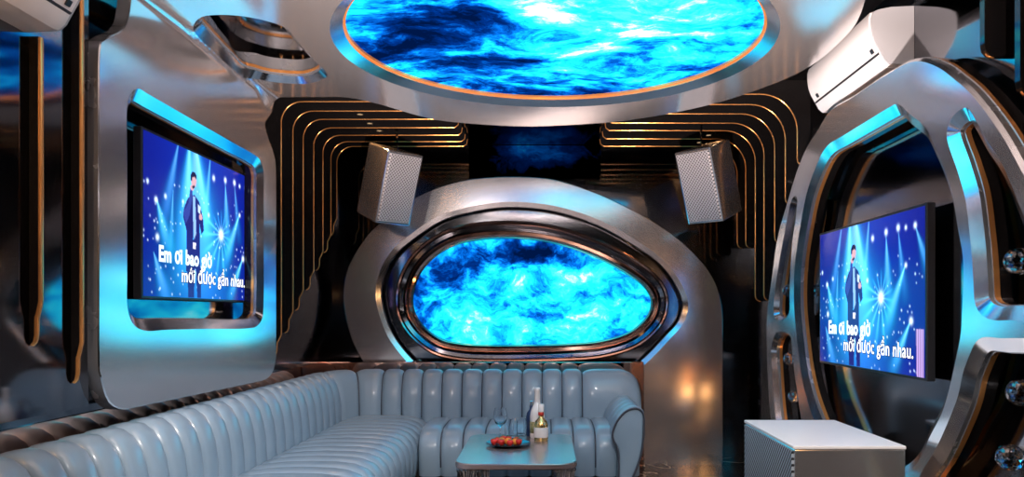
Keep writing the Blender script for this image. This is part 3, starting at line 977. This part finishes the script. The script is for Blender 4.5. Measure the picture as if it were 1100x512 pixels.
sofa = tag(empty('corner_sofa', (-.6, 5.0, 0)), 'long L-shaped blue-grey leather corner sofa with vertical channel tufting', 'sofa')
SO = sofa.location
FXL, FYB, RC = -1.40, 5.50, .16
def path(s, total_left):
    """arclength along the backrest's front line: up the left run, round the corner, along the back"""
    if s <= total_left:
        return (FXL, YS + s), (-1, 0)
    s -= total_left
    if s <= RC*PI/2:
        a = s/RC
        return (FXL + RC - RC*math.cos(a), FYB - RC + RC*math.sin(a)), (-math.cos(a), math.sin(a))
    s -= RC*PI/2
    return (FXL + RC + s, FYB), (0, 1)
YS = 1.35
TL = FYB - RC - YS
XE = .69
TOT = TL + RC*PI/2 + (XE - (FXL + RC))
bprof = [(.0, .36), (.0, .46), (.004, .56), (.016, .65), (.036, .715), (.066, .765), (.104, .793), (.145, .80), (.19, .793), (.228, .768), (.252, .725), (.262, .66), (.264, .5), (.264, .18)]
fr = []
LASTW = .42
for s, u in stations(0, TOT - LASTW, PITCH):
    p, o = path(s, TL)
    fr.append(((p[0]-SO.x, p[1]-SO.y), o, 1, 1, u))
for k in range(1, 22):
    q = k/21
    s = TOT - LASTW + LASTW*q
    p, o = path(s, TL)
    d = TOT - s
    r = .17
    f = 1.0 if d > r else 1 - .30*(1 - math.sqrt(max(0, 1 - ((r-d)/r)**2)))
    u = min(.5, q*1.2) if q < .5 else .5
    fr.append(((p[0]-SO.x, p[1]-SO.y), o, f, 1, max(u, .03)))
chan_mesh('backrest', fr, bprof, sofa, M['leather'], .032)
# seats: profile runs from the rear of the seat over the front edge and down
def seat_run(name, along, L0, L1, rear, front, sign):
    """along 'y': left run (rear/front are x); along 'x': back run (rear/front are y)"""
    d = abs(front - rear)
    pr = [(0, .30), (0, .44), (.02, .462), (.06, .472), (.16, .482), (.28, .486), (d-.20, .482), (d-.12, .472), (d-.06, .448), (d-.022, .41), (d-.004, .36), (d, .30), (d-.004, .23), (d-.016, .175)]
    fr = []
    for s, u in stations(L0, L1, PITCH):
        if along == 'y':
            fr.append(((rear - SO.x, s - SO.y), (sign, 0), 1, 1, u))
        else:
            fr.append(((s - SO.x, rear - SO.y), (0, sign), 1, 1, u))
    return chan_mesh(name, fr, pr, sofa, M['leather'], .024)
seat_run('seat', 'y', YS + .02, FYB + .02, FXL - .02, -.80, 1)
seat_run('seat', 'x', -.795, .60, FYB + .02, 4.85, -1)
from_bm('piping', seam_bm, M['piping'], sofa, smooth=True)
bm = bmesh.new()
add_box(bm, FXL - SO.x - .2, -.87 - SO.x, YS + .03 - SO.y, FYB + .2 - SO.y, 0, .26)
add_box(bm, -.87 - SO.x, .58 - SO.x, 4.93 - SO.y, FYB + .2 - SO.y, 0, .26)
from_bm('plinth', bm, M['wood_dark'], sofa)
# rolled arm at the right end
AF = 4.80
arm_px = [(663.5, 543), (664, 510), (664, 490), (662, 480), (658, 473), (657, 465), (659.5, 456), (664, 448), (670, 441.5), (677, 437.5), (684, 436.5), (689.5, 439), (692.5, 445), (692.5, 458), (691.5, 475), (689, 490), (684, 505), (678, 520), (674, 543)]
arm = on_y(AF, arm_px)
arm = [(x - SO.x, z) for x, z in arm]
dense = spline_open(arm, 4)
na = len(dense)
acx = sum(p[0] for p in dense)/na; acz = sum(p[1] for p in dense)/na
V, Fc = [], []
ny_list = []
depth0, depth1 = AF, FYB + .12
ys = [(depth0 + .0, -.022), (depth0 + .004, -.010), (depth0 + .016, 0.0)]
nch = 5
for s, u in stations(depth0 + .03, depth1, (depth1 - depth0)/nch):
    ys.append((s, .010*(puff(u) - 1)))
for y, k in ys:
    lp = []
    for i in range(na):
        a, b = dense[max(i-1, 0)], dense[min(i+1, na-1)]
        tx, tz = b[0]-a[0], b[1]-a[1]
        L_ = math.hypot(tx, tz)
        nx_, nz_ = -tz/L_, tx/L_
        lp.append((dense[i][0] + nx_*k, y - SO.y, max(dense[i][1] + nz_*k, .0)))
    V += lp
for a in range(len(ys)-1):
    for i in range(na-1):
        Fc.append((a*na+i, a*na+i+1, (a+1)*na+i+1, (a+1)*na+i))
    Fc.append((a*na+na-1, a*na, (a+1)*na, (a+1)*na+na-1))
Fc.append(tuple(range(na))[::-1])
Fc.append(tuple((len(ys)-1)*na + i for i in range(na)))
bm = bmesh.new()
vs = [bm.verts.new(v) for v in V]
for f in Fc:
    bm.faces.new([vs[i] for i in f])
armo = from_bm('armrest', bm, M['leather'], sofa, smooth=True, angle=1.0)
bm = bmesh.new()
add_tube(bm, [(p[0] + (acx-p[0])*.06, AF - SO.y - .004, p[1] + (acz-p[1])*.05) for p in dense[1:-1]], .0065, 8)
from_bm('piping', bm, M['piping'], armo, smooth=True)

# ------------------------------------------------------------------ table and what stands on it
TZ = .48
table = tag(empty('coffee_table', (-.14, 4.18, 0)), 'low rounded coffee table with glossy metal top in front of the sofa', 'table')
tw_, td_ = .30, .47
def rrect(hw, hd, r, m=8):
    pts = []
    for cx, cy, a0 in ((hw-r, hd-r, 0), (-hw+r, hd-r, 90), (-hw+r, -hd+r, 180), (hw-r, -hd+r, 270)):
        for k in range(m+1):
            a = math.radians(a0 + 90*k/m)
            pts.append((cx + r*math.cos(a), cy + r*math.sin(a)))
    return pts
rp = rrect(tw_, td_, .10)
bm = bmesh.new()
lay = []
for ins, z in ((.006, TZ - .03), (0, TZ - .025), (0, TZ - .005), (.005, TZ)):
    lay.append([bm.verts.new((x, y, z)) for x, y in offset_loop(rp, ins)])
for A, B in zip(lay, lay[1:]):
    for i in range(len(A)):
        j = (i+1) % len(A)
        bm.faces.new((A[i], A[j], B[j], B[i]))
bm.faces.new(lay[0][::-1]); bm.faces.new(lay[-1])
from_bm('table_top', bm, M['table_metal'], table)
for lx, ly in ((-.235, -.40), (.235, -.40), (-.235, .40), (.235, .40)):
    lathe('leg', [(0, 0), (.056, 0), (.056, .02), (.050, .025), (.050, TZ - .05), (.056, TZ - .045), (.056, TZ - .03), (0, TZ - .03)], M['chrome'], table, 96, (lx, ly, 0), (16, .05))

def bottle(name, x, y, label, prof, segs, cat='bottle', group='bottles on the table'):
    o = tag(empty(name, (x, y, TZ)), label, cat, group)
    for nm, m, p in segs:
        lathe(nm, p, m, o, 28)
    return o
bottle('champagne_bottle', -.042, 4.50, 'tall white champagne bottle with gold label on the coffee table', None, [
    ('body', M['bottle_white'], [(0, 0), (.040, 0), (.043, .006), (.043, .125), (.040, .150), (.030, .178), (.018, .200), (.0150, .215), (.0150, .232), (0, .232)]),
    ('label_band', M['gold_foil'], [(.0436, .03), (.0440, .032), (.0440, .095), (.0436, .097)]),
    ('foil_cap', M['bottle_white'], [(.0158, .206), (.0165, .21), (.0165, .272), (.0180, .274), (.0180, .288), (.012, .293), (0, .293)])])
bottle('liquor_bottle', -.020, 4.40, 'shorter bottle with white cap and red neck band on the coffee table', None, [
    ('body', M['gold_foil'], [(0, 0), (.038, 0), (.040, .006), (.040, .09), (.034, .110), (.016, .128), (.0135, .14), (.0135, .165), (0, .165)]),
    ('label_band', M['bottle_white'], [(.0404, .02), (.0410, .022), (.0410, .075), (.0404, .077)]),
    ('neck_band', M['red_foil'], [(.0142, .142), (.0165, .144), (.0165, .160), (.0142, .162)]),
    ('cap', M['bottle_white'], [(.0142, .163), (.0170, .165), (.0170, .205), (.015, .208), (0, .208)])])
bottle('spirit_bottle', -.078, 4.575, 'small dark blue glass bottle beside the white champagne bottle', None, [
    ('body', M['navy_glass'], [(0, 0), (.030, 0), (.032, .006), (.032, .11), (.028, .135), (.012, .155), (.0105, .165), (.0105, .185), (0, .185)]),
    ('cap', M['chrome'], [(.011, .180), (.0125, .182), (.0125, .205), (0, .206)])])

gp = [(0, .0), (.036, .0), (.037, .004), (.0385, .05), (.040, .10), (.0375, .10), (.036, .05), (.034, .012), (0, .010)]
wine = [(0, 0), (.034, 0), (.034, .003), (.008, .008), (.0042, .016), (.0042, .070), (.012, .078), (.030, .092), (.040, .118), (.040, .140), (.033, .178), (.0315, .178), (.038, .140), (.038, .119), (.028, .096), (.0, .086)]
o = tag(empty('wine_glass', (-.255, 4.45, TZ)), 'clear stemmed wine glass at the left of the coffee table', 'glass', 'glasses on the table')
lathe('bowl', wine, M['clear_glass'], o, 28)
for x, y, w in ((-.195, 4.50, 'empty clear tumbler on the table, left one of the pair'), (-.150, 4.59, 'empty clear tumbler on the table, right one by the bottles')):
    o = tag(empty('tumbler', (x, y, TZ)), w, 'glass', 'glasses on the table')
    lathe('tumbler_body', gp, M['clear_glass'], o, 28)

o = tag(empty('fruit_plate', (-.20, 4.22, TZ)), 'round dark plate of fruit on the coffee table', 'plate')
lathe('plate_dish', [(0, 0), (.07, 0), (.075, .004), (.12, .016), (.121, .019), (.075, .009), (0, .008)], M['plate'], o, 40)
fx = [(-.06, .02), (-.035, -.045), (.0, .055), (.045, .03), (.06, -.03), (.015, -.065), (-.075, -.03), (-.03, .07)]
for k, (a, b) in enumerate(fx):
    w = ['pointing left', 'at the front', 'at the back', 'on the right', 'at the right front', 'front right of centre', 'at the far left', 'at the back left'][k]
    o = tag(empty('strawberry', (-.20 + a, 4.22 + b, TZ + .009), random.random()*6), 'red strawberry on the dark fruit plate, %s' % w, 'strawberry', 'strawberries on the fruit plate')
    lathe('berry', [(0, 0), (.008, .002), (.016, .012), (.019, .022), (.016, .031), (.006, .035), (0, .0355)], M['strawberry'], o, 16)
    bm = bmesh.new()
    for q in range(5):
        an = q*2*PI/5
        vs = [bm.verts.new(p) for p in ((0, 0, .037), (.008*math.cos(an-.4), .008*math.sin(an-.4), .0375), (.016*math.cos(an), .016*math.sin(an), .034), (.008*math.cos(an+.4), .008*math.sin(an+.4), .0375))]
        bm.faces.new(vs)
    from_bm('leaf_cap', bm, M['green'], o)
for k, (a, b) in enumerate(((.0, -.005), (.035, -.018), (-.03, .01))):
    w = ['in the middle', 'right of the middle', 'left of the middle'][k]
    o = tag(empty('mandarin', (-.20 + a*1.15, 4.22 + b*1.1, TZ + .0085), k*1.1), 'small orange mandarin %s of the fruit plate' % w, 'mandarin', 'mandarins on the fruit plate')
    lathe('fruit', [(0, 0), (.010, .001), (.017, .008), (.0195, .018), (.017, .029), (.008, .035), (0, .034)], M['orange'], o, 20)
    lathe('stem_end', [(0, .0335), (.003, .0345), (.002, .0365), (0, .037)], M['green'], o, 8)

# ------------------------------------------------------------------ silver box at the right front
sub = tag(empty('subwoofer', (1.15, 3.2, 0)), 'silver metal speaker box with mesh side standing before the arch', 'subwoofer')
X0, X1, Y0, Y1, ZT = .935 - 1.15, 1.355 - 1.15, 2.90 - 3.2, 3.61 - 3.2, .705
box('cabinet', X0 + .004, X1, Y0, Y1, .03, ZT - .014, M['satin'], sub, .004, 2)
box('top_plate', X0 - .002, X1 + .002, Y0 - .003, Y1 + .002, ZT - .013, ZT, M['white_plastic'], sub, .003, 2)
box('side_grille', X0 - .004, X0 + .0035, Y0 + .012, Y1 - .012, .06, ZT - .02, M['box_grille'], sub)
for fx_ in (X0 + .05, X1 - .05):
    for fy in (Y0 + .05, Y1 - .05):
        lathe('foot', [(0, 0), (.022, 0), (.025, .03), (0, .03)], M['black_plastic'], sub, 16, (fx_, fy, 0))

# ------------------------------------------------------------------ lamps of the room and added fill spots
def area(name, loc, rot, sx, sy, col, w, spread=PI):
    l = bpy.data.lights.new(name, 'AREA')
    l.shape = 'RECTANGLE'; l.size = sx; l.size_y = sy
    l.color = col; l.energy = w; l.spread = spread
    o = bpy.data.objects.new(name, l)
    COL.objects.link(o)
    o.location = loc; o.rotation_euler = rot
    return o
def spot(name, loc, target, col, w, size, blend=.6, rad=.05):
    l = bpy.data.lights.new(name, 'SPOT')
    l.color = col; l.energy = w; l.spot_size = math.radians(size); l.spot_blend = blend; l.shadow_soft_size = rad
    o = bpy.data.objects.new(name, l)
    COL.objects.link(o)
    o.location = loc
    o.rotation_euler = (Vector(target) - Vector(loc)).to_track_quat('-Z', 'Y').to_euler()
    return o
spot('floor_uplight', (.1, 1.5, .3), (.05, 3.1, 2.43), (1.0, .80, .73), 1400, 76, .9, .06)
spot('front_fill', (-1.0, -.6, 2.5), (.1, 2.5, 1.6), (1.0, .9, .86), 60, 90, .9, .06)  # unseen fill spot added behind the camera
spot('sofa_fill', (.2, 1.2, 2.42), (-1.1, 3.5, .5), (1.0, .92, .88), 200, 46, .8, .05)  # added fill that brightens the left sofa run, no fixture known
spot('sofa_end_fill', (.3, 2.0, 2.42), (.4, 5.3, .4), (.95, .97, 1.0), 90, 26, .8, .05)  # fill spot put in to lift the sofa's right end
spot('side_fill', (.6, 1.2, 2.42), (1.15, 3.3, .7), (1.0, .96, .95), 140, 36, .8, .05)  # out-of-view fill added to whiten the silver box top

def bulb(name, loc, col, w, rad=.03):
    l = bpy.data.lights.new(name, 'POINT')
    l.color = col; l.energy = w; l.shadow_soft_size = rad
    o = bpy.data.objects.new(name, l)
    COL.objects.link(o)
    o.location = loc
    return o
WARM = (1.0, .50, .18)
bulb('fin_lamp', (-1.40, 1.6, 2.00), WARM, 9)
bulb('fin_lamp', (1.36, 1.5, 1.62), WARM, 6)
bulb('arch_floor_lamp', (1.51, 3.0, .10), WARM, 9)
bulb('arch_floor_lamp', (1.50, 4.45, .40), WARM, 2.0, .06)
for x, y, w in DL:
    spot('downlight_beam', (x, y, ZC - .032), (x*1.08, y, 0), (1.0, .50, .20), 5, 120, .8, .018)

# ------------------------------------------------------------------ world, camera, view
w = bpy.data.worlds.new('world')
SC.world = w
w.use_nodes = True
w.node_tree.nodes['Background'].inputs[0].default_value = (.02, .022, .03, 1)
w.node_tree.nodes['Background'].inputs[1].default_value = .2

cam = bpy.data.cameras.new('camera')
cam.sensor_width = 36.0
cam.lens = 36.0 * F / 1100
cam.shift_x = -(CX - 550) / 1100
cam.shift_y = (CY - 256) / 1100
cam.clip_start = .02
co = bpy.data.objects.new('camera', cam)
COL.objects.link(co)
co.location = (0, 0, EYE)
co.rotation_euler = (PI/2, 0, 0)
SC.camera = co
SC.view_settings.view_transform = 'Standard'
SC.view_settings.look = 'None'
SC.view_settings.exposure = .25
SC.view_settings.gamma = 1
SC.view_settings.use_curve_mapping = False
SC.cycles.max_bounces = 10
SC.cycles.sample_clamp_indirect = 3
